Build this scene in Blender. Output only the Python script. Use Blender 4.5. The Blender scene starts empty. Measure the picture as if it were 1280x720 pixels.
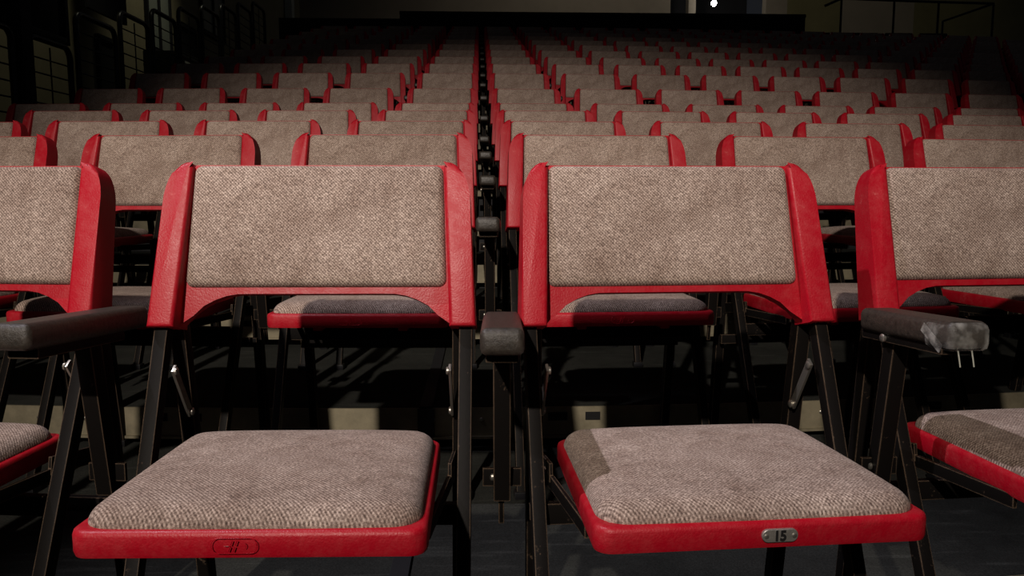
import bpy, bmesh, math, random
from mathutils import Vector, Matrix
random.seed(7)
scene = bpy.context.scene
COL = scene.collection
PI = math.pi

# ------------------------------------------------------------------ materials
def new_mat(name):
    m = bpy.data.materials.new(name); m.use_nodes = True
    nt = m.node_tree
    b = nt.nodes['Principled BSDF']
    return m, nt, b

def add_noise(nt, scale, detail=4, rough=.6, coord='Object'):
    tc = nt.nodes.new('ShaderNodeTexCoord')
    n = nt.nodes.new('ShaderNodeTexNoise')
    n.inputs['Scale'].default_value = scale
    n.inputs['Detail'].default_value = detail
    n.inputs['Roughness'].default_value = rough
    nt.links.new(tc.outputs[coord], n.inputs['Vector'])
    return n

def ramp(nt, src, stops):
    r = nt.nodes.new('ShaderNodeValToRGB')
    el = r.color_ramp.elements
    el[0].position, el[0].color = stops[0][0], (*stops[0][1], 1)
    el[1].position, el[1].color = stops[-1][0], (*stops[-1][1], 1)
    for p, c in stops[1:-1]:
        e = el.new(p); e.color = (*c, 1)
    nt.links.new(src, r.inputs['Fac'])
    return r

def mathn(nt, op, a, b=None):
    n = nt.nodes.new('ShaderNodeMath'); n.operation = op
    for i, v in enumerate((a, b)):
        if v is None: continue
        if isinstance(v, (int, float)): n.inputs[i].default_value = v
        else: nt.links.new(v, n.inputs[i])
    return n.outputs[0]

def mixc(nt, mode, fac, a, b):
    n = nt.nodes.new('ShaderNodeMix'); n.data_type = 'RGBA'; n.blend_type = mode
    for idx, v in ((0, fac), (6, a), (7, b)):
        if isinstance(v, (int, float)): n.inputs[idx].default_value = v
        elif isinstance(v, tuple): n.inputs[idx].default_value = (*v, 1)
        else: nt.links.new(v, n.inputs[idx])
    return n.outputs[2]

def bump(nt, b, src, strength, dist, prev=None):
    n = nt.nodes.new('ShaderNodeBump')
    n.inputs['Strength'].default_value = strength
    n.inputs['Distance'].default_value = dist
    nt.links.new(src, n.inputs['Height'])
    if prev is not None: nt.links.new(prev.outputs[0], n.inputs['Normal'])
    nt.links.new(n.outputs[0], b.inputs['Normal'])
    return n

def fabric_mat(name='woven_tweed'):
    m, nt, b = new_mat(name)
    tc = nt.nodes.new('ShaderNodeTexCoord')
    sep = nt.nodes.new('ShaderNodeSeparateXYZ')
    nt.links.new(tc.outputs['Object'], sep.inputs[0])
    u = sep.outputs[0]
    v = sep.outputs[1]
    info = nt.nodes.new('ShaderNodeObjectInfo')
    # jitter the threads a little
    jit = add_noise(nt, 170, 2)
    ju = mathn(nt, 'MULTIPLY', mathn(nt, 'SUBTRACT', jit.outputs['Fac'], .5), .003)
    k = 2*PI/.0048
    d1 = mathn(nt, 'MULTIPLY', mathn(nt, 'ADD', mathn(nt, 'ADD', u, v), ju), k)
    d2 = mathn(nt, 'MULTIPLY', mathn(nt, 'ADD', mathn(nt, 'SUBTRACT', u, v), ju), k)
    w = mathn(nt, 'ADD', mathn(nt, 'MULTIPLY', mathn(nt, 'SINE', d1), .65), mathn(nt, 'MULTIPLY', mathn(nt, 'SINE', d2), .35))
    w = mathn(nt, 'ADD', mathn(nt, 'MULTIPLY', w, .5), .5)
    fine = add_noise(nt, 330, 3, .75)
    mott = add_noise(nt, 26, 5, .7)
    big = add_noise(nt, 5, 3, .6)
    h = mathn(nt, 'ADD', mathn(nt, 'MULTIPLY', w, .26), mathn(nt, 'MULTIPLY', fine.outputs['Fac'], .85))
    r1 = ramp(nt, h, [(.35, (.10, .072, .061)), (.56, (.31, .238, .203)), (.78, (.68, .56, .49))])
    r2 = ramp(nt, mott.outputs['Fac'], [(.3, (.74, .69, .66)), (.7, (1.18, 1.20, 1.2))])
    r3 = ramp(nt, big.outputs['Fac'], [(.35, (.88, .86, .85)), (.65, (1.06, 1.06, 1.06))])
    c = mixc(nt, 'MULTIPLY', 1.0, r1.outputs[0], r2.outputs[0])
    c = mixc(nt, 'MULTIPLY', 1.0, c, r3.outputs[0])
    # individual wear from chair to chair
    rr = ramp(nt, info.outputs['Random'], [(0, (.86, .84, .82)), (1, (1.08, 1.07, 1.06))])
    c = mixc(nt, 'MULTIPLY', 1.0, c, rr.outputs[0])
    nt.links.new(c, b.inputs['Base Color'])
    b.inputs['Roughness'].default_value = .95
    b.inputs['Specular IOR Level'].default_value = .15
    b.inputs['Sheen Weight'].default_value = .05
    b.inputs['Sheen Roughness'].default_value = .5
    crease = add_noise(nt, 9, 2, .5)
    n1 = bump(nt, b, crease.outputs['Fac'], .35, .012)
    bump(nt, b, h, .55, .0012, n1)
    return m

def plastic_mat(name, col, worn):
    m, nt, b = new_mat(name)
    grain = add_noise(nt, 380, 2, .5)
    wear = add_noise(nt, 14, 8, .75)
    scr = add_noise(nt, 60, 6, .8)
    s = mathn(nt, 'MULTIPLY', wear.outputs['Fac'], scr.outputs['Fac'])
    r = ramp(nt, s, [(.20, col), (.34, tuple(a*.9+b_*.1 for a, b_ in zip(col, worn))), (.46, worn)])
    nt.links.new(r.outputs[0], b.inputs['Base Color'])
    rr = ramp(nt, s, [(.2, (.40,)*3), (.45, (.65,)*3)])
    nt.links.new(rr.outputs[0], b.inputs['Roughness'])
    b.inputs['Specular IOR Level'].default_value = .33
    bump(nt, b, grain.outputs['Fac'], .35, .0012)
    return m

def metal_mat(name, base, worn, rough=.32, thr=(.30, .42), metallic=.3):
    m, nt, b = new_mat(name)
    a = add_noise(nt, 22, 8, .8); c = add_noise(nt, 90, 4, .7)
    s = mathn(nt, 'MULTIPLY', a.outputs['Fac'], c.outputs['Fac'])
    r = ramp(nt, s, [(thr[0], base), (thr[1], worn)])
    # edges of the tube rubbed bare, also standing in as painted edge highlights
    geo = nt.nodes.new('ShaderNodeNewGeometry')
    bv = nt.nodes.new('ShaderNodeBevel'); bv.samples = 4; bv.inputs['Radius'].default_value = .0032
    dt = nt.nodes.new('ShaderNodeVectorMath'); dt.operation = 'DOT_PRODUCT'
    nt.links.new(bv.outputs[0], dt.inputs[0]); nt.links.new(geo.outputs['Normal'], dt.inputs[1])
    ed = mathn(nt, 'MULTIPLY', mathn(nt, 'SUBTRACT', 1.0, dt.outputs['Value']), mathn(nt, 'ADD', mathn(nt, 'MULTIPLY', a.outputs['Fac'], 3.0), -.9))
    e = ramp(nt, ed, [(.02, (0, 0, 0)), (.10, (.8, .8, .8))])
    cc = mixc(nt, 'MIX', e.outputs[0], r.outputs[0], worn)
    nt.links.new(cc, b.inputs['Base Color'])
    b.inputs['Metallic'].default_value = metallic
    b.inputs['Roughness'].default_value = rough
    bump(nt, b, a.outputs['Fac'], .25, .002)
    return m

def flat_mat(name, col, rough=.7, metallic=0, var=.25, scale=6, bstr=.15, bdist=.004):
    m, nt, b = new_mat(name)
    n = add_noise(nt, scale, 8, .7)
    r = ramp(nt, n.outputs['Fac'], [(.3, tuple(c*(1-var) for c in col)), (.7, tuple(c*(1+var) for c in col))])
    nt.links.new(r.outputs[0], b.inputs['Base Color'])
    b.inputs['Roughness'].default_value = rough
    b.inputs['Metallic'].default_value = metallic
    bump(nt, b, n.outputs['Fac'], bstr, bdist)
    return m

def carpet_mat():
    m, nt, b = new_mat('worn_rubber_decking')
    a = add_noise(nt, 2.2, 8, .7); g = add_noise(nt, 300, 2, .6)
    tc = nt.nodes.new('ShaderNodeTexCoord'); mp = nt.nodes.new('ShaderNodeMapping')
    mp.inputs['Rotation'].default_value = (0, 0, .5); mp.inputs['Scale'].default_value = (3, 26, 3)
    sc = nt.nodes.new('ShaderNodeTexNoise'); sc.inputs['Scale'].default_value = 1.6; sc.inputs['Detail'].default_value = 8
    nt.links.new(tc.outputs['Object'], mp.inputs[0]); nt.links.new(mp.outputs[0], sc.inputs['Vector'])
    r = ramp(nt, a.outputs['Fac'], [(.3, (.014, .0145, .013)), (.7, (.042, .043, .038))])
    r2 = ramp(nt, sc.outputs['Fac'], [(.60, (0, 0, 0)), (.78, (.03, .03, .027))])
    r3 = ramp(nt, g.outputs['Fac'], [(.3, (.7,)*3), (.75, (1.35,)*3)])
    c = mixc(nt, 'ADD', 1.0, r.outputs[0], r2.outputs[0])
    c = mixc(nt, 'MULTIPLY', 1.0, c, r3.outputs[0])
    nt.links.new(c, b.inputs['Base Color'])
    b.inputs['Roughness'].default_value = .95
    b.inputs['Specular IOR Level'].default_value = .08
    bump(nt, b, g.outputs['Fac'], .4, .002)
    return m

FAB = fabric_mat()
RED = plastic_mat('red_moulded_plastic', (.38, .003, .013), (.55, .13, .12))
LEG = metal_mat('dark_enamelled_steel', (.0065, .0055, .005), (.17, .115, .075), .5, (.36, .50), .0)
LEG.node_tree.nodes['Principled BSDF'].inputs['Specular IOR Level'].default_value = .06
BLK = metal_mat('black_steel', (.010, .010, .012), (.05, .045, .04), .35)
ARM = flat_mat('grained_vinyl', (.034, .027, .021), .45, 0, .45, 120, .8, .0016)
ZINC = metal_mat('zinc_plated_steel', (.36, .34, .30), (.55, .50, .42), .35, metallic=.85)
ALU = flat_mat('dull_aluminium_nosing', (.22, .19, .125), .55, .2, .4, 7)
PLATE = flat_mat('brushed_number_plate', (.42, .40, .36), .38, .7, .2, 160)
INK = flat_mat('black_ink', (.006, .006, .006), .6)
DECK = carpet_mat()
DARK = flat_mat('black_paint', (.008, .008, .010), .7)
SOFTBLACK = flat_mat('black_cloth', (.006, .006, .008), .95)
WALLB = flat_mat('tan_wall_paint', (.20, .17, .13), .85, 0, .12, 1.5)
WALLO = flat_mat('olive_wall_paint', (.13, .115, .05), .85, 0, .15, 1.5)
WALLL = flat_mat('beige_block_wall', (.26, .23, .14), .85, 0, .2, 1.2)
PALE = flat_mat('pale_painted_trim', (.55, .56, .48), .6, 0, .15, 3)
SLOT = flat_mat('slot_darkness', (.002, .002, .002), .9)

def tape_mat():
    m, nt, b = new_mat('clear_packing_tape')
    n = add_noise(nt, 28, 3, .6)
    b.inputs['Base Color'].default_value = (.75, .73, .68, 1)
    b.inputs['Roughness'].default_value = .12
    r = ramp(nt, n.outputs['Fac'], [(.45, (.03,)*3), (.70, (.38,)*3)])
    nt.links.new(r.outputs[0], b.inputs['Alpha'])
    bump(nt, b, n.outputs['Fac'], .9, .004)
    return m
TAPE = tape_mat()

def glass_mat():
    m, nt, b = new_mat('dim_window_glass')
    n = add_noise(nt, 1.5, 4, .6)
    r = ramp(nt, n.outputs['Fac'], [(.3, (.22, .25, .22)), (.7, (.34, .37, .32))])
    nt.links.new(r.outputs[0], b.inputs['Base Color'])
    b.inputs['Roughness'].default_value = .2
    return m
GLASS = glass_mat()

def bulb_mat():
    m, nt, b = new_mat('lit_bulb')
    b.inputs['Emission Color'].default_value = (1, .97, .9, 1)
    b.inputs['Emission Strength'].default_value = 60
    return m
BULB = bulb_mat()

# ------------------------------------------------------------------ mesh helpers
def finish(bm, name, mat, parent=None, smooth=True, angle=35):
    bmesh.ops.recalc_face_normals(bm, faces=bm.faces)
    me = bpy.data.meshes.new(name)
    bm.to_mesh(me); bm.free()
    me.materials.append(mat)
    if smooth:
        for p in me.polygons: p.use_smooth = True
        me.set_sharp_from_angle(angle=math.radians(angle))
    o = bpy.data.objects.new(name, me); COL.objects.link(o)
    if parent: o.parent = parent
    return o

def add_box(bm, c, s, M=None, bev=0.0):
    r = bmesh.ops.create_cube(bm, size=1)
    vs = r['verts']
    bmesh.ops.scale(bm, vec=s, verts=vs)
    if bev:
        es = list({e for v in vs for e in v.link_edges})
        res = bmesh.ops.bevel(bm, geom=es, offset=bev, segments=2, affect='EDGES', profile=.7)
        vs = list({v for f in res['faces'] for v in f.verts} | {v for v in vs if v.is_valid})
    T = Matrix.Translation(c)
    if M is not None: T = T @ M.to_4x4()
    bmesh.ops.transform(bm, matrix=T, verts=vs)
    return vs

def frame_from(d, side=Vector((1, 0, 0))):
    z = d.normalized(); x = (side - z*side.dot(z)).normalized(); y = z.cross(x)
    return Matrix((x, y, z)).transposed()

def add_bar(bm, a, b, w, t, bev=.0025, side=Vector((1, 0, 0))):
    a, b = Vector(a), Vector(b); d = b-a
    add_box(bm, (a+b)/2, (w, t, d.length), frame_from(d, side), bev)

def add_tube(bm, pts, r, n=10, cap=True):
    pts = [Vector(p) for p in pts]
    rings = []
    prev = None
    for i, p in enumerate(pts):
        d = (pts[min(i+1, len(pts)-1)] - pts[max(i-1, 0)]).normalized()
        s = prev if prev is not None else (Vector((1, 0, 0)) if abs(d.x) < .9 else Vector((0, 1, 0)))
        x = (s - d*s.dot(d)).normalized(); y = d.cross(x); prev = x
        rings.append([bm.verts.new(p + r*(math.cos(2*PI*k/n)*x + math.sin(2*PI*k/n)*y)) for k in range(n)])
    for A, B in zip(rings, rings[1:]):
        for k in range(n):
            bm.faces.new((A[k], A[(k+1) % n], B[(k+1) % n], B[k]))
    if cap:
        bm.faces.new(rings[0][::-1]); bm.faces.new(rings[-1])

def rrect(w, h, r, n=6):
    """points round a rectangle w x h (full size) with corner radius r"""
    r = max(min(r, w/2-1e-5, h/2-1e-5), 1e-5)
    out = []
    for cx, cy, a0 in ((w/2-r, h/2-r, 0), (-w/2+r, h/2-r, PI/2), (-w/2+r, -h/2+r, PI), (w/2-r, -h/2+r, 3*PI/2)):
        for k in range(n+1):
            a = a0 + PI/2*k/n
            out.append((cx + r*math.cos(a), cy + r*math.sin(a)))
    return out

def add_rings(bm, w, h, r, prof, M=None, warp=None, n=6):
    """stack of rounded rectangles: prof = [(inset, height)...], closed at both ends"""
    rings = []
    for ins, z in prof:
        pts = rrect(w-2*ins, h-2*ins, max(r-ins, .0008), n)
        ring = []
        for x, y in pts:
            p = Vector((x, y, z))
            if warp: p = warp(p)
            if M is not None: p = M @ p
            ring.append(bm.verts.new(p))
        rings.append(ring)
    for A, B in zip(rings, rings[1:]):
        for k in range(len(A)):
            bm.faces.new((A[k], A[(k+1) % len(A)], B[(k+1) % len(A)], B[k]))
    bm.faces.new(rings[0][::-1]); bm.faces.new(rings[-1])

def add_dome(bm, w, h, r, t_edge, t_dome, e0, base, M=None, warp=None, n=8):
    """padded cushion over a rounded rectangle: steep rounded edge, then a gentle crown"""
    def sdf(x, y):
        qx, qy = abs(x)-(w/2-r), abs(y)-(h/2-r)
        return math.hypot(max(qx, 0), max(qy, 0)) + min(max(qx, qy), 0) - r
    pts = []
    R = rrect(w, h, r, n)
    for k in range(len(R)):           # densify the straight runs
        a, b = R[k], R[(k+1) % len(R)]
        L = math.hypot(b[0]-a[0], b[1]-a[1]); m = max(1, int(L/.03))
        for j in range(m): pts.append((a[0]+(b[0]-a[0])*j/m, a[1]+(b[1]-a[1])*j/m))
    def put(x, y, z):
        p = Vector((x, y, z))
        if warp: p = warp(p)
        if M is not None: p = M @ p
        return bm.verts.new(p)
    rings = [[put(x*.985, y*.985, base-.003) for x, y in pts], [put(x, y, base) for x, y in pts]]
    for s_ in (.997, .990, .980, .965, .945, .92, .88, .82, .74, .64, .52, .38, .22):
        ring = []
        for x, y in pts:
            X, Y = x*s_, y*s_
            e = max(0, -sdf(X, Y))
            q = min(1, e/e0)
            z = t_edge*math.sqrt(max(0, 1-(1-q)**2)) + t_dome*(1-(2*X/w)**4)*(1-abs(2*Y/h)**3.2)
            ring.append(put(X, Y, base+z))
        rings.append(ring)
    for A, B in zip(rings, rings[1:]):
        for k in range(len(A)):
            bm.faces.new((A[k], A[(k+1) % len(A)], B[(k+1) % len(B)], B[k]))
    c = put(0, 0, base+t_edge+t_dome)
    L = rings[-1]
    for k in range(len(L)): bm.faces.new((L[k], L[(k+1) % len(L)], c))
    bm.faces.new(rings[0][::-1])

def add_prism(bm, pts, y0, y1, M=None, bev=0.0):
    """polygon in x/z extruded along y"""
    A = [bm.verts.new((x, y0, z)) for x, z in pts]
    B = [bm.verts.new((x, y1, z)) for x, z in pts]
    n = len(pts)
    fs = [bm.faces.new(A[::-1]), bm.faces.new(B)]
    for k in range(n):
        fs.append(bm.faces.new((A[k], A[(k+1) % n], B[(k+1) % n], B[k])))
    vs = A+B
    if bev:
        es = [e for f in fs[:1] for e in f.edges]
        res = bmesh.ops.bevel(bm, geom=es, offset=bev, segments=3, affect='EDGES', profile=.5)
        vs = list({v for f in res['faces'] for v in f.verts} | {v for v in vs if v.is_valid})
    if M is not None:
        bmesh.ops.transform(bm, matrix=M, verts=vs)

def add_disc(bm, c, axis, r, t, n=14, dome=.4):
    c = Vector(c); z = Vector(axis).normalized()
    M = frame_from(z, Vector((1, 0, 0)) if abs(z.x) < .9 else Vector((0, 0, 1)))
    rings = []
    for rr, zz in ((r, 0), (r, t*(1-dome)), (r*.7, t*.93), (r*.3, t)):
        rings.append([bm.verts.new(c + M @ Vector((rr*math.cos(2*PI*k/n), rr*math.sin(2*PI*k/n), zz))) for k in range(n)])
    for A, B in zip(rings, rings[1:]):
        for k in range(n): bm.faces.new((A[k], A[(k+1) % n], B[(k+1) % n], B[k]))
    bm.faces.new(rings[0][::-1]); bm.faces.new(rings[-1])

def tag(o, label=None, cat=None, group=None, kind=None):
    if label: o['label'] = label
    if cat: o['category'] = cat
    if group: o['group'] = group
    if kind: o['kind'] = kind
    return o

# ------------------------------------------------------------------ seating layout (metres)
DEPTH  = [1.238, 2.101, 2.969, 3.806, 4.62, 5.43, 6.32, 7.18, 8.05] + [8.05+.85*i for i in range(1, 8)]
FLOORZ = [0, .101, .206, .321, .437, .612, .829, 1.026, 1.221] + [1.221+.202*i for i in range(1, 8)]
NR = len(DEPTH)
PITCH, X0 = .5345, .026
def bow(X, d, q=.0973):
    X = max(-.82*d, min(.82*d, X))
    return q*X*X/d
NOSE_OFF = .066     # deck edge just behind the back feet of the row in front

HW_B, HW_T, RW = .2315, .2225, .0375    # backrest half width at bottom / top, side rail width
TILT = math.atan2(.06, .236)
BL = .2435
# local -> chair matrix of the backrest plane: x, v up the back, n towards the sitter (here -y is forward in prism space)
MB = Matrix.Translation((0, -.06, .587)) @ Matrix.Rotation(-TILT, 4, 'X')

def make_frame(parent):
    bm = bmesh.new()
    # middle panel with arched underside
    pts = []
    zi = .030
    inner = HW_B-RW
    pts += [(-HW_T+.012, BL-.03)]
    for k in range(7):
        a = PI - PI/2*k/6
        pts.append((-HW_T+.034+.026*math.cos(a), BL-.028+.026*math.sin(a)))
    for k in range(7):
        a = PI/2 - PI/2*k/6
        pts.append((HW_T-.034+.026*math.cos(a), BL-.028+.026*math.sin(a)))
    pts += [(HW_T-.012, BL-.03)]
    # arch from right leg to left leg
    arch = []
    for k in range(25):
        t = k/24
        x = inner - t*2*inner
        s = abs(x)/inner
        z = .050 - .044*max(0, (s-.55)/.45)**2.0
        arch.append((x, z))
    pts += [(HW_B-.012, .002), (inner, .002)] + arch[1:-1] + [(-inner, .002), (-HW_B+.012, .002)]
    # clockwise or not does not matter (normals recalculated)
    add_prism(bm, pts, .001, .020, None, .003)
    # forward-standing side rails, rounded at the top outer corner, thicker towards the bottom
    for s in (-1, 1):
        b2 = bmesh.new()
        outl = [(HW_B-RW, 0), (HW_B, 0), (HW_T, BL-.062)]
        for k in range(1, 9):
            a = PI/2*k/8
            outl.append((HW_T-.034+.034*math.cos(a), BL-.062+.0635*math.sin(a)))
        outl += [(HW_T-RW+.004, BL-.0002), (HW_T-RW-.002, BL-.006)]
        add_prism(b2, [(s*x, z) for x, z in outl], -.017, .028, None, .0055)
        for v in b2.verts:
            if v.co.y < 0: v.co.y += .008*v.co.z/BL - .012*(1-v.co.z/BL)
        me_ = bpy.data.meshes.new('tmp'); b2.to_mesh(me_); b2.free(); bm.from_mesh(me_); bpy.data.meshes.remove(me_)
    bmesh.ops.transform(bm, matrix=MB, verts=bm.verts)
    return finish(bm, 'backrest_frame', RED, parent, True, 40)

def make_back_cushion(parent):
    bm = bmesh.new()
    w, h = 2*(HW_T-RW)-.003, .182
    t = .012
    prof = [(.003, -.004), (0, -.002), (0, t*.35), (.0012, t*.62), (.004, t*.86), (.009, t), (.020, t*1.18), (.040, t*1.34), (.065, t*1.42), (.083, t*1.44)]
    # flip so that height goes to -y (forward)
    M = None
    def warp(p):
        p = p.copy()
        p.x *= 1.012 - .034*(p.y/h)
        return p
    add_dome(bm, w, h, .012, .015, .006, .009, -.003, M, warp, 5)
    o = finish(bm, 'back_cushion', FAB, parent, True, 60)
    o.matrix_local = MB @ Matrix.Translation((0, .003, BL-.0027-h/2)) @ Matrix.Rotation(PI/2, 4, 'X')
    return o

PY0, PY1, PW = -.408, -.074, .374      # seat pan front, back, width
def seat_warp(p):
    q = p.copy()
    f = (p.y + (PY1-PY0)/2)/(PY1-PY0)          # 0 front .. 1 back
    q.x *= 1.01 - .05*f
    q.z += -.004*f
    # front edge bows slightly
    q.y -= .004*(1-(2*p.x/PW)**2)*max(0, 1-f*3)
    return q

def make_pan(parent):
    bm = bmesh.new()
    M = Matrix.Translation((0, (PY0+PY1)/2, .402))
    h = PY1-PY0
    prof = [(.020, .004), (.006, .000), (.0015, -.0005), (.0, .004), (.0, .022), (.0015, .0265), (.005, .0285), (.016, .0285), (.02, .027)]
    add_rings(bm, PW, h, .020, prof, M, seat_warp, 6)
    # stiffening ribs under the tray
    for x in (-.09, .09):
        add_box(bm, (x, (PY0+PY1)/2, .396), (.02, h-.08, .016), None, .003)
    return finish(bm, 'seat_pan', RED, parent, True, 50)

def make_seat_cushion(parent):
    bm = bmesh.new()
    M = Matrix.Translation((0, (PY0+PY1)/2+.001, .4295))
    h = PY1-PY0-.016
    prof = [(.002, -.003), (0, .001), (.0005, .006), (.0025, .0115), (.007, .0165), (.014, .0205), (.030, .0245), (.055, .0272), (.085, .0288), (.12, .0296), (.15, .030)]
    add_dome(bm, PW-.013, h, .034, .020, .011, .024, -.001, M, seat_warp, 7)
    return finish(bm, 'seat_cushion', FAB, parent, True, 60)

LX = .2125
FT, FB = Vector((0, -.054, .600)), Vector((0, -.315, .012))     # front leg top / foot
RT, RB = Vector((0, -.050, .596)), Vector((0, .040, .012))      # rear leg
def make_leg(parent, s, rear):
    bm = bmesh.new()
    off = Vector((s*(LX + (-.006 if rear else .004)), 0, 0))
    a, b = (RT, RB) if rear else (FT, FB)
    if rear: a = a + Vector((0, .02, 0)); b = b - Vector((s*.008, 0, 0))
    add_bar(bm, a+off, b+off, .019 if not rear else .022, .024, .003)
    leg = finish(bm, 'leg', LEG, parent, True, 30)
    bm = bmesh.new()
    add_box(bm, b+off+Vector((0, 0, -.003)), (.030, .032, .018), None, .004)
    finish(bm, 'foot', BLK, leg)
    return leg

def make_chair(kind):
    """kind: 'full' (near rows) or 'simple' (far rows)"""
    t = bpy.data.objects.new('folding_chair', None); COL.objects.link(t)
    t.empty_display_size = .1
    make_frame(t); make_back_cushion(t)
    pan = make_pan(t); make_seat_cushion(t)
    # oval mark moulded in the front edge
    if kind == 'full':
        for s in (-1, 1):
            make_leg(t, s, False)
            make_leg(t, s, True)
        bm = bmesh.new()
        add_bar(bm, (-LX, -.150, .345), (LX, -.150, .345), .030, .012, .002, Vector((0, 0, 1)))
        add_bar(bm, (-LX, -.030, .30), (LX, -.030, .30), .024, .012, .002, Vector((0, 0, 1)))
        finish(bm, 'stretcher', LEG, t)
        for s in (-1, 1):
            bm = bmesh.new()
            x = s*(LX-.018)
            add_bar(bm, (x, -.088, .535), (x, -.035, .455), .004, .014, .001)
            br = finish(bm, 'folding_link', ZINC, t)
            for cc, ax in (((x-s*.002, -.088, .530), -s), ((x-s*.002, -.035, .458), -s)):
                bm = bmesh.new(); add_disc(bm, cc, (ax, 0, 0), .006, .004); finish(bm, 'rivet', ZINC, br)
            bm = bmesh.new()
            add_bar(bm, (s*(PW/2-.005), -.33, .395), (s*(LX-.014), -.10, .385), .006, .018, .001)
            add_bar(bm, (s*(LX-.016), -.145, .400), (s*(LX-.016), -.02, .380), .005, .026, .001)
            finish(bm, 'seat_bracket', LEG, t)
    else:
        bm = bmesh.new()
        for s in (-1, 1):
            add_bar(bm, FT+Vector((s*(LX+.004), 0, 0)), FB+Vector((s*(LX+.004), 0, -.012)), .019, .024, .003)
            add_bar(bm, RT+Vector((s*(LX-.006), .02, 0)), RB+Vector((s*(LX-.006), 0, -.012)), .022, .024, .003)
        add_bar(bm, (-LX, -.150, .345), (LX, -.150, .345), .030, .012, .002, Vector((0, 0, 1)))
        finish(bm, 'leg_frame', LEG, t)
    # oval emblem on the front edge of the seat
    return t

def add_emblem(chair):
    bm = bmesh.new()
    y = PY0-.0045; zc = .4165; cx = -.012
    pts = rrect(.048, .0165, .008, 8)
    loop = [(cx+px, y, zc+pz) for px, pz in pts]; loop.append(loop[0]); loop.append(loop[1])
    add_tube(bm, loop, .00045, 6, False)
    for dx in (-.0040, .0010):
        add_tube(bm, [(cx+dx-.0022, y-.0004, zc-.0058), (cx+dx-.0003, y-.0004, zc-.0010)], .0007, 6)
        add_tube(bm, [(cx+dx+.0003, y-.0004, zc+.0008), (cx+dx+.0022, y-.0004, zc+.0058)], .0007, 6)
    for zz in (-.0002,):
        add_tube(bm, [(cx-.0105, y+.0001, zc+zz), (cx-.0050, y+.0001, zc+zz)], .0004, 6)
    add_tube(bm, [(cx+.0070+.0055*math.sin(a), y+.0001, zc+.0042*math.cos(a)) for a in (.7, 1.1, 1.57, 2.0, 2.4)], .0004, 6)
    o = finish(bm, 'moulded_emblem', RED, chair)
    tag(o, 'raised oval emblem with two slanted strokes')
    return o

AX = .268
def make_armrest(parent, full=True, dx=0, L=.225, yc=-.1925):
    AX = .268 + dx
    bm = bmesh.new()
    # pad, sloping down slightly to the back
    slope = math.atan2(.016, .28)
    M = Matrix.Translation((AX, yc, .588)) @ Matrix.Rotation(-slope, 4, 'X')
    prof = [(.006, 0), (.0015, .003), (0, .008), (0, .024), (.002, .029), (.006, .032), (.012, .0325)]
    add_rings(bm, .052, L, .009, prof, M, None, 5)
    pad = finish(bm, 'armrest', ARM, parent, True, 45)
    if full:
        bm = bmesh.new()
        add_box(bm, (AX, -.185, .584), (.040, .19, .016), Matrix.Rotation(-slope, 3, 'X'), .003)
        finish(bm, 'steel_channel', LEG, pad)
        bm = bmesh.new()
        add_bar(bm, (AX, -.150, .585), (AX, -.118, .355), .024, .026, .003)
        add_bar(bm, (AX-.001, -.118, .36), (AX-.001, -.110, .315), .008, .008, .002)
        post = finish(bm, 'armrest_post', LEG, pad)
        bm = bmesh.new()
        add_bar(bm, (AX-.027, -.118, .385), (AX+.027, -.118, .385), .026, .006, .001, Vector((0, 0, 1)))
        finish(bm, 'linking_bracket', LEG, pad)
        for cc, ax in (((AX-.020, -.150, .580), -1), ((AX-.012, -.118, .385), -1)):
            bm = bmesh.new(); add_disc(bm, cc, (ax, 0, 0), .006, .005); finish(bm, 'bolt', ZINC, pad)
    else:
        bm = bmesh.new()
        add_bar(bm, (AX, -.150, .590), (AX, -.118, .345), .024, .026, .003)
        add_bar(bm, (AX-.027, -.118, .385), (AX+.027, -.118, .385), .026, .006, .001, Vector((0, 0, 1)))
        finish(bm, 'armrest_post', LEG, pad)
    return pad

full_proto = make_chair('full'); add_emblem(full_proto); make_armrest(full_proto, True)
simple_proto = make_chair('simple'); make_armrest(simple_proto, False)

def copy_tree(o, parent=None):
    c = o.copy(); COL.objects.link(c)
    if parent: c.parent = parent
    for ch in list(o.children): copy_tree(ch, c)
    return c

used = set()
def place(proto, x, y, z, rz):
    if proto.name not in used:
        used.add(proto.name); o = proto
    else:
        o = copy_tree(proto)
    o.location = (x, y, z); o.rotation_euler = (0, 0, rz)
    return o

ORD = 'front second third fourth fifth sixth seventh eighth ninth tenth eleventh twelfth thirteenth fourteenth fifteenth sixteenth seventeenth'.split()
NTH = 'first second third fourth fifth sixth seventh eighth ninth tenth eleventh twelfth thirteenth fourteenth fifteenth sixteenth seventeenth eighteenth nineteenth twentieth'.split()
def row_name(k):
    return 'front row' if k == 0 else ('topmost row' if k == NR-1 else ORD[k]+' row')

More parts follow.
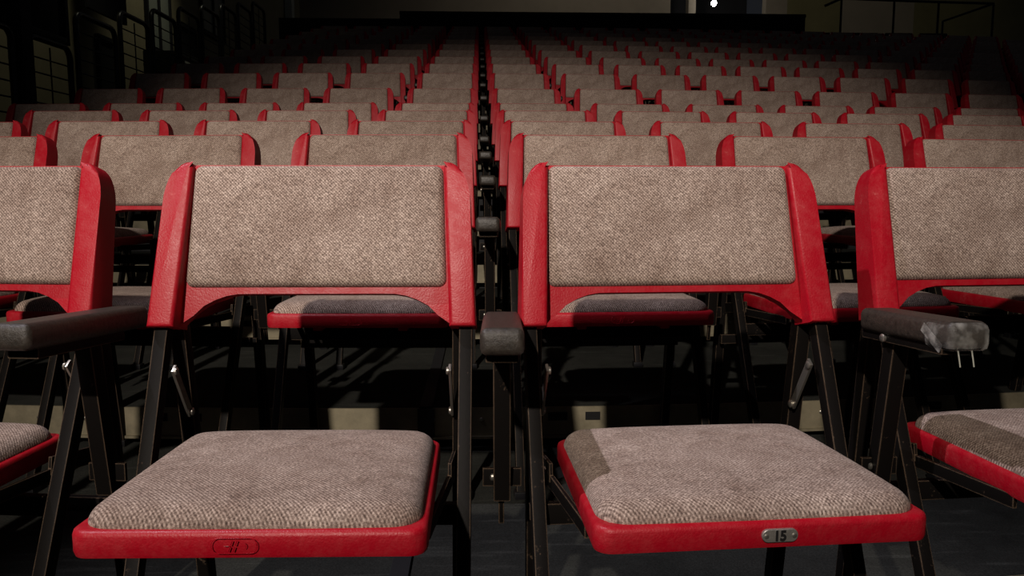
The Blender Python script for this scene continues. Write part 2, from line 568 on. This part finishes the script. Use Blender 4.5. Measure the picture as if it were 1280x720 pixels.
ROW1 = [(-.783, -.12, 'front row folding chair cut by the left edge of the photo'),
        (-.237, -.022, 'whole front row folding chair with an oval emblem on its red seat edge'),
        (.282, .062, 'front row folding chair with number plate 15 on its red seat edge'),
        (.824, .085, 'front row folding chair cut by the right edge, beside the taped armrest')]
rights = [2, 3, 4, 5, 6, 7, 8, 10, 11, 12, 13, 14, 15, 16, 17, 17]
lefts  = [2, 3, 4, 4, 5, 5, 5, 5, 5, 5, 5, 5, 5, 5, 5, 5, 5]
front = []
for k in range(NR):
    d = DEPTH[k]
    if k == 0:
        for x, rz, lab in ROW1:
            yy = d + .1515*x*x/d
            o = place(full_proto, x, yy, 0, rz)
            tag(o, lab, 'chair', 'folding chairs in the front row')
            front.append(o)
        continue
    for i in range(-lefts[k], rights[k]):
        x = X0 + (i+.5)*PITCH
        q = .15 if k == 1 else .0973
        yy = d + bow(x, d, q)
        xs = max(-.82*d, min(.82*d, x))
        rz = math.atan(2*q*xs/d)*.9 + random.uniform(-.008, .008)
        o = place(full_proto if k < 3 else simple_proto, x+random.uniform(-.002, .002), yy+random.uniform(-.006, .006), FLOORZ[k], rz)
        nth = (NTH[i] + ' to the right') if i >= 0 else (NTH[-i-1] + ' to the left')
        tag(o, f'red tweed folding chair, {row_name(k)}, {nth} of the central gap', 'chair', f'folding chairs in the {row_name(k)}')

def child(o, name):
    return [c for c in o.children if c.name.split('.')[0] == name][0]

child(front[1], 'armrest').location.x = .0
old = child(front[0], 'armrest')
for c in list(old.children_recursive)+[old]: bpy.data.objects.remove(c, do_unlink=True)
make_armrest(front[0], True, -.003, .275, -.168)
# front row individual details: chair B carries the number plate instead of the emblem
B = front[2]
bpy.data.objects.remove(child(B, 'moulded_emblem'), do_unlink=True)
bm = bmesh.new()
y = PY0-.0030
Mpl = Matrix.Translation((.012, y, .4163)) @ Matrix.Rotation(PI/2, 4, 'X')
add_rings(bm, .040, .0145, .0072, [(.0004, -.003), (0, -.002), (0, .0010), (.0006, .0016), (.0015, .0017)], Mpl, None, 8)
plate = finish(bm, 'number_plate', PLATE, B); tag(plate, 'silver plate numbered 15')
for sx in (-.0155, .0155):
    bm = bmesh.new(); add_disc(bm, (.012+sx, y-.0016, .4163), (0, -1, 0), .0026, .0012); finish(bm, 'rivet', ZINC, plate)
cu = bpy.data.curves.new('plate_digits', 'FONT'); cu.body = '15'; cu.size = .0155; cu.extrude = .0003; cu.offset = .0007
cu.align_x = 'CENTER'; cu.align_y = 'CENTER'
tmp = bpy.data.objects.new('plate_digits', cu); COL.objects.link(tmp)
dg = bpy.context.evaluated_depsgraph_get()
me = bpy.data.meshes.new_from_object(tmp.evaluated_get(dg)); bpy.data.objects.remove(tmp, do_unlink=True)
digits = bpy.data.objects.new('plate_digits', me); COL.objects.link(digits); me.materials.clear(); me.materials.append(INK)
digits.parent = plate; digits.rotation_euler = (PI/2, 0, 0); digits.location = (.0115, y-.0021, .4160); digits.scale = (.92, 1, 1)
# clear tape round the end of the armrest between B and the right-hand chair
old = child(B, 'armrest')
for c in list(old.children_recursive)+[old]: bpy.data.objects.remove(c, do_unlink=True)
AX = .290
arm = make_armrest(B, True, .022, .214, -.198)
bm = bmesh.new()
slope = math.atan2(.016, .28)
M = Matrix.Translation((AX, -.278, .590)) @ Matrix.Rotation(-slope, 4, 'X')
add_rings(bm, .0540, .058, .0095, [(.006, -.001), (.001, .002), (-.0004, .008), (-.0004, .0245), (.0018, .030), (.006, .0334), (.014, .0340)], M, None, 5)
add_box(bm, (AX-.028, -.27, .602), (.0015, .045, .012), Matrix.Rotation(.5, 3, 'X'), .0004)
tp = finish(bm, 'tape_wrap', TAPE, arm); tag(tp, 'clear tape wrapped round the armrest tip')
bm = bmesh.new()
for dx in (.0, .018):
    add_tube(bm, [(AX-.006+dx, -.29, .592), (AX-.004+dx, -.291, .580), (AX-.001+dx, -.290, .568)], .0009, 6)
finish(bm, 'loose_thread', PALE, arm)

# ------------------------------------------------------------------ tiered decks
def strip(bm, xs, y0f, y1f, z0, z1):
    """closed bowed slab between front curve y0f and back curve y1f"""
    rings = []
    for x in xs:
        rings.append([bm.verts.new((x, y0f(x), z0)), bm.verts.new((x, y1f(x), z0)), bm.verts.new((x, y1f(x), z1)), bm.verts.new((x, y0f(x), z1))])
    for A, Bq in zip(rings, rings[1:]):
        for k in range(4): bm.faces.new((A[k], A[(k+1) % 4], Bq[(k+1) % 4], Bq[k]))
    bm.faces.new(rings[0]); bm.faces.new(rings[-1][::-1])

XL = -3.62
def xr(k): return X0 + (rights[k]+.6)*PITCH if k < NR-1 else X0+(rights[k]+.6)*PITCH
def nose(k, x): 
    d = DEPTH[k-1]
    return d + bow(x, d) + NOSE_OFF
XR = X0 + 17.7*PITCH
bm = bmesh.new()
add_box(bm, ((XL+XR)/2+.0, 4.0, -.05), (16, 20, .1))
g = finish(bm, 'floor', DECK, None, False); tag(g, kind='structure')
TRIMN = [0]
def trim(bm, mat, parent=None):
    TRIMN[0] += 1
    o = finish(bm, f'trim_{TRIMN[0]}', mat, parent, False); tag(o, kind='structure'); return o
xs = [XL + (XR-XL)*i/56 for i in range(57)]
for k in range(1, NR):
    z = FLOORZ[k]
    th = .078
    def y0(x, k=k): return nose(k, x)
    def y1(x, k=k): return (nose(k+1, x)+.12) if k+1 < NR else DEPTH[k]+bow(x, DEPTH[k])+.9
    bm = bmesh.new()
    strip(bm, xs, y0, y1, z-th, z)
    f = finish(bm, f'floor', DECK, None, False); tag(f, kind='structure')
    # aluminium nosing on the deck edge
    bm = bmesh.new()
    strip(bm, xs, lambda x: y0(x)-.006, lambda x: y0(x)+.002, z-th-.002, z-.0005)
    strip(bm, xs, lambda x: y0(x)-.014, lambda x: y0(x)-.004, z-th-.006, z-th+.001)
    no = trim(bm, ALU)
    if k in (2, 3):
        for i in range(-2, 3):
            for dx in (-.028, .10):
                x = -.10 + i*1.069 + dx
                bm = bmesh.new(); add_disc(bm, (x, y0(x)-.005, z-.032), (0, -1, 0), .0055, .004); finish(bm, 'bolt', ZINC, no)
        for i in range(-2, 3):
            for x, w in ((.205+i*1.069, .052), (.300+i*1.069, .040)):
                bm = bmesh.new(); add_box(bm, (x, y0(x)-.0065, z-.026), (w, .002, .022)); finish(bm, 'slot', SLOT, no, False)
    # dark riser set back below
    bm = bmesh.new()
    strip(bm, xs, lambda x: y0(x)+.05, lambda x: y0(x)+.07, FLOORZ[k-1], z-th)
    trim(bm, DARK)
# black seam channel running up the lower decks
for k in range(0, 5):
    bm = bmesh.new()
    ya = (nose(k, -.15)-.012) if k else .3
    yb = nose(k+1, -.15)-.02
    add_box(bm, (-.148, (ya+yb)/2, FLOORZ[k]+.003), (.034, yb-ya, .006), None, .001)
    if k: add_box(bm, (-.148, ya-.004, FLOORZ[k]-.038), (.044, .010, .078), None, .002)
    trim(bm, DARK)

# ------------------------------------------------------------------ barrier behind the top row
def thing(name, label, cat, group=None, loc=(0, 0, 0)):
    o = bpy.data.objects.new(name, None); COL.objects.link(o); o.location = loc; o.empty_display_size = .2
    return tag(o, label, cat, group)

ZT = FLOORZ[-1]+.35
ZF = FLOORZ[-1]
bm = bmesh.new()
add_box(bm, (3.4, 17.4, ZT-.55), (15.4, 4.6, 1.2))
f = finish(bm, 'floor', DARK, None, False); tag(f, kind='structure')
bar = thing('barrier', 'long low black barrier behind the topmost row of chairs', 'barrier')
YF = 15.02
bm = bmesh.new(); add_box(bm, (2.2, YF, (ZF+3.84)/2), (7.2, .08, 3.84-ZF), None, .01); finish(bm, 'barrier_panel', SOFTBLACK, bar, False)
bm = bmesh.new(); add_box(bm, (-2.45, YF, (ZF+3.77)/2), (2.1, .08, 3.77-ZF), None, .01); finish(bm, 'barrier_panel', SOFTBLACK, bar, False)
bm = bmesh.new(); add_box(bm, (2.2, YF, 3.865), (7.2, .14, .06), None, .01); finish(bm, 'top_rail', SOFTBLACK, bar, False)
bm = bmesh.new(); add_box(bm, (7.5, YF, (ZF+ZT)/2+.05), (3.4, .08, ZT-ZF+.1), None, .01); finish(bm, 'low_panel', SOFTBLACK, bar, False)
# black draped seats standing above the barrier at the right
for i, x in enumerate((6.75, 7.42, 8.10, 8.78)):
    t = thing('draped_seat', f'black seat in the dark gallery under the right hand railing, {NTH[i]} from the lamp side', 'chair', 'black seats in the gallery', (x*17.3/16.0, 17.3, ZT+.05))
    bm = bmesh.new(); add_rings(bm, .60, .07, .03, [(.01, 0), (0, .01), (0, .50), (.006, .53), (.02, .545)], Matrix.Translation((0, .18, .47))); finish(bm, 'backrest', SOFTBLACK, t)
    bm = bmesh.new(); add_rings(bm, .58, .44, .04, [(.02, 0), (0, .015), (0, .07), (.01, .09), (.04, .10)], Matrix.Translation((0, -.05, .38))); finish(bm, 'seat', SOFTBLACK, t)
    for sx in (-.25, .25):
        for sy in (-.22, .18):
            bm = bmesh.new(); add_bar(bm, (sx, sy, 0), (sx, sy, .40), .03, .03, .004); finish(bm, 'leg', DARK, t)

# right gallery railing
rl = thing('guard_railing', 'thin dark guard railing against the tan back wall at upper right', 'railing')
def post(parent, x, y, z0, z1, r=.022):
    bm = bmesh.new(); add_tube(bm, [(x, y, z0), (x, y, z1)], r, 8); return finish(bm, 'post', DARK, parent)
YR = 16.1
for x, z1 in ((6.92, 4.43), (7.95, 4.40), (8.82, 4.38), (9.90, 4.36)):
    post(rl, x, YR, ZT+.05, z1)
bm = bmesh.new(); add_tube(bm, [(6.60, YR, 4.29), (6.92, YR, 4.43), (7.95, YR, 4.40), (8.82, YR, 4.38), (9.90, YR, 4.36)], .024, 8)
finish(bm, 'top_rail', DARK, rl)
bm = bmesh.new(); add_tube(bm, [(9.90, YR, 4.36), (8.92, YR, 4.02), (8.92, YR, ZT+.05)], .022, 8)
finish(bm, 'sloping_rail', DARK, rl)

# ------------------------------------------------------------------ walls
def wall(name, c, s, mat):
    bm = bmesh.new(); add_box(bm, c, s); o = finish(bm, name, mat, None, False); tag(o, kind='structure'); return o
YB = 22.0
ZW0, ZW1 = 2.0, 8.2
def backseg(x0, x1, mat, name, y=YB, th=.3):
    return wall(name, ((x0+x1)/2, y+th/2, (ZW0+ZW1)/2), (x1-x0, th, ZW1-ZW0), mat)
backseg(-4.75, 4.95, WALLB, 'wall_back')
backseg(5.43, 5.62, WALLB, 'trim_91', YB+.02)
backseg(7.46, 8.02, WALLB, 'wall_back')
backseg(8.02, 9.43, WALLO, 'wall_back')
backseg(9.43, 11.4, WALLB, 'wall_back')
backseg(11.4, 16.0, WALLO, 'wall_back')
backseg(4.95, 7.46, SOFTBLACK, 'wall_recess', YB+1.6)
# bare lamp in the dark opening
lp = thing('lamp', 'small bright bare lamp shining in the dark opening at the top', 'lamp', None, (6.02, 21.75, 5.56))
bm = bmesh.new(); bmesh.ops.create_uvsphere(bm, u_segments=16, v_segments=10, radius=.07); finish(bm, 'bulb', BULB, lp)
bm = bmesh.new(); add_tube(bm, [(0, 0, .05), (0, 0, .13)], .03, 12); add_tube(bm, [(0, 0, .13), (0, .02, 2.6)], .006, 6); finish(bm, 'lamp_holder', DARK, lp)

XW = -4.6
wall('wall_left', (XW-.15, 13.0, 3.6), (.3, 18.4, 9.2), WALLL)
# windows and doors in the left wall
def wall_item(name, y0_, y1_, z0, z1, mat, fr, n_m=0):
    o = wall(name, (XW+.012, (y0_+y1_)/2, (z0+z1)/2), (.03, y1_-y0_, z1-z0), mat)
    bm = bmesh.new()
    f_ = .05
    for z in (z0, z1): add_box(bm, (XW+.03, (y0_+y1_)/2, z), (.05, y1_-y0_+f_, f_))
    for yy in [y0_, y1_] + [y0_+(y1_-y0_)*(i+1)/(n_m+1) for i in range(n_m)]: add_box(bm, (XW+.03, yy, (z0+z1)/2), (.05, f_, z1-z0))
    finish(bm, 'window_frame' if 'window' in name else 'door_frame', fr, o, False)
    return o
wall_item('window_1', 11.9, 12.75, 2.75, 3.7, GLASS, DARK, 1)
wall_item('window_2', 14.2, 15.4, 3.4, 4.3, GLASS, DARK, 1)
wall_item('door_1', 10.35, 10.95, .6, 2.62, DARK, DARK)
wall_item('door_2', 13.1, 13.9, 1.6, 3.3, DARK, DARK)
bm = bmesh.new(); add_box(bm, (XW+.1, 20.4, 4.6), (.16, .28, 5.2)); tag(finish(bm, 'trim_92', PALE, None, False), kind='structure')
cab = thing('equipment_cabinet', 'black equipment cabinet against the left wall behind the railings', 'cabinet', None, (XW+.36, 12.1, 1.0))
bm = bmesh.new(); add_box(bm, (0, 0, .82), (.5, 1.25, 1.64), None, .02); body = finish(bm, 'body', DARK, cab)
bm = bmesh.new(); add_box(bm, (.26, -.31, .82), (.02, .58, 1.5), None, .005); dr = finish(bm, 'door', BLK, cab)
bm = bmesh.new(); add_box(bm, (.26, .31, .82), (.02, .58, 1.5), None, .005); dr = finish(bm, 'door', BLK, cab)
bm = bmesh.new(); add_box(bm, (.272, 0, 1.5), (.012, 1.1, .03)); finish(bm, 'pale_strip', PALE, cab)
bm = bmesh.new(); add_box(bm, (0, 0, .5), (.6, 1.4, 1.0)); s_ = finish(bm, 'plinth', DARK, None, False); s_.location = (XW+.36, 12.1, 0); tag(s_, 'black plinth under the equipment cabinet by the left wall', 'plinth')

# ------------------------------------------------------------------ left guard rail sections, one beside each tier
XG = -3.70
def base_z(y):
    z = 0
    for k in range(1, NR):
        if y > nose(k, XL): z = FLOORZ[k]
    return z
# side walkway beside the seating
for k in range(1, NR):
    bm = bmesh.new()
    ya = nose(k, XL); yb = (nose(k+1, XL) if k+1 < NR else 15.0)
    add_box(bm, ((XW+XL)/2, (ya+yb)/2, FLOORZ[k]/2-.006), (XL-XW, yb-ya, FLOORZ[k]-.012))
    f = finish(bm, 'floor', DARK, None, False); tag(f, kind='structure')

def rail_section(y0_, y1_, ztop, n_wire, dz, label, vert=0, r=.026):
    zb = base_z(y0_+.02)
    zb1 = base_z(y1_)
    t = thing('guard_rail', label, 'railing', 'guard rails beside the left aisle', (XG, y0_, zb))
    R_ = .10
    def arc(c, a0, a1): return [(0, c[0]+R_*math.cos(a0+(a1-a0)*i/6), c[1]+R_*math.sin(a0+(a1-a0)*i/6)) for i in range(7)]
    L = y1_-y0_; H = ztop-zb
    bm = bmesh.new(); add_tube(bm, [(0, 0, 0), (0, 0, H-R_)], r, 12); finish(bm, 'post', BLK, t)
    bm = bmesh.new(); add_tube(bm, [(0, L, zb1-zb), (0, L, H-R_)], r, 12); finish(bm, 'post', BLK, t)
    bm = bmesh.new(); add_tube(bm, arc((R_, H-R_), PI, PI/2)+arc((L-R_, H-R_), PI/2, 0), r, 12); finish(bm, 'top_rail', BLK, t)
    bm = bmesh.new()
    for i in range(n_wire):
        z = H - .16 - i*dz
        if z < zb1-zb+.05: break
        add_tube(bm, [(0, r, z), (0, L-r, z)], .007, 6)
    for i in range(vert):
        yy = L*(i+1)/(vert+1)
        add_tube(bm, [(0, yy, zb1-zb+.03), (0, yy, H-.05)], .007, 6)
    finish(bm, 'wire_infill', BLK, t)
    return t
rail_section(6.15, 6.86, 2.05, 12, .125, 'nearest black guard rail at the left edge of the photo', 0)
rail_section(7.10, 7.80, 2.05, 12, .125, 'black guard rail with a vertical wire, beside the thick dark column', 1)
rail_section(7.95, 8.77, 2.40, 12, .125, 'lower rounded guard rail just before the tall left loop', 0)
ys = [8.90 + .86*i for i in range(7)]
RN = ['first', 'second', 'third', 'fourth', 'fifth', 'sixth', 'seventh', 'eighth', 'ninth']
for i, yy in enumerate(ys):
    rail_section(yy, yy+.74, 2.61+.205*i, 12, .125, f'tall rounded black guard rail up the left stair, {RN[i]} of the rising set', 0 if i % 2 else 1)
# thick dark column between the first two sections
colm = thing('steel_column', 'thick dark steel column between the two nearest guard rails', 'column', None, (XG, 6.99, base_z(6.99)))
bm = bmesh.new(); add_box(bm, (0, 0, 1.75), (.12, .17, 3.5), None, .008); finish(bm, 'shaft', DARK, colm)
bm = bmesh.new(); add_box(bm, (0, 0, .01), (.22, .26, .02), None, .004); finish(bm, 'base_plate', DARK, colm)
pan_ = thing('overhead_panel', 'large black overhead panel in the top left corner above the guard rails', 'screen', None, (XG-.20, 6.9, 2.12))  # plain black panel floating overhead, no hangers modelled
bm = bmesh.new(); add_box(bm, (0, 0, .9), (.10, 2.3, 1.8), None, .01); finish(bm, 'board', SOFTBLACK, pan_)
bm = bmesh.new(); add_box(bm, (.06, 0, .03), (.05, 2.34, .06), None, .006); add_box(bm, (.06, 1.14, .9), (.05, .06, 1.8), None, .006); finish(bm, 'edge_strip', DARK, pan_)
pb = thing('overhead_panel', 'dark banner hanging by the left wall over the tall railing loop', 'banner', None, (XW+.35, 9.9, 2.75))
bm = bmesh.new(); add_box(bm, (0, 0, .85), (.04, 1.0, 1.7), None, .01); finish(bm, 'cloth', SOFTBLACK, pb)
bm = bmesh.new(); add_tube(bm, [(0, -.55, 1.72), (0, .55, 1.72)], .02, 8); finish(bm, 'pole', DARK, pb)

# ------------------------------------------------------------------ lights
def spot(name, loc, target, power, col, size, blend, radius):
    l = bpy.data.lights.new(name, 'SPOT'); l.energy = power; l.color = col
    l.spot_size = math.radians(size); l.spot_blend = blend; l.shadow_soft_size = radius
    o = bpy.data.objects.new(name, l); COL.objects.link(o); o.location = loc
    o.rotation_euler = (Vector(target)-Vector(loc)).to_track_quat('-Z', 'Y').to_euler()
    return o
spot('stage_spot_warm', (-1.55, -4.3, 3.9), (.0, 2.9, 1.02), 1820, (1, .89, .78), 38.5, 1.0, .07)
spot('stage_spot_cool', (-3.4, .9, 6.2), (.08, 1.06, .5), 1050, (.94, .89, 1.0), 20.5, 1.0, .05)
spot('back_wall_fill', (3.6, 17.6, 8.2), (3.8, 22, 5.2), 190, (1, .90, .76), 130, .8, .3)  # added fill light to lift the back wall, no fixture behind it
spot('gallery_wall_fill', (10.5, 18.0, 7.2), (10.5, 22, 5.0), 24, (1, .92, .70), 110, .8, .3)  # added fill brightening the wall right of the opening, source invented
spot('left_wall_fill', (-3.5, 11.6, 5.4), (-4.6, 12.0, 3.0), 45, (1, .95, .70), 70, .8, .15)  # added fill on the left wall, not a lamp of the hall
spot('left_wall_fill', (-3.6, 8.6, 4.6), (-4.6, 8.9, 2.2), 26, (1, .95, .70), 76, .8, .15)  # second added fill, lifts the nearer stretch of left wall
w = bpy.data.worlds.new('dark_hall'); scene.world = w; w.use_nodes = True
w.node_tree.nodes['Background'].inputs[0].default_value = (.8, .85, 1, 1)
w.node_tree.nodes['Background'].inputs[1].default_value = .011

# ------------------------------------------------------------------ camera
cam = bpy.data.cameras.new('camera'); co = bpy.data.objects.new('camera', cam); COL.objects.link(co)
cam.sensor_width = 36; cam.lens = 1033/1280*36
cam.clip_start = .02; cam.clip_end = 100
co.location = (0, 0, .784)
co.rotation_euler = (PI/2-.1176, 0, -.0378)
scene.camera = co
vs_ = scene.view_settings
scene.display_settings.display_device = 'sRGB'
vs_.view_transform = 'Standard'; vs_.look = 'None'; vs_.exposure = 0; vs_.gamma = 1
vs_.use_curve_mapping = False
scene.cycles.max_bounces = 6
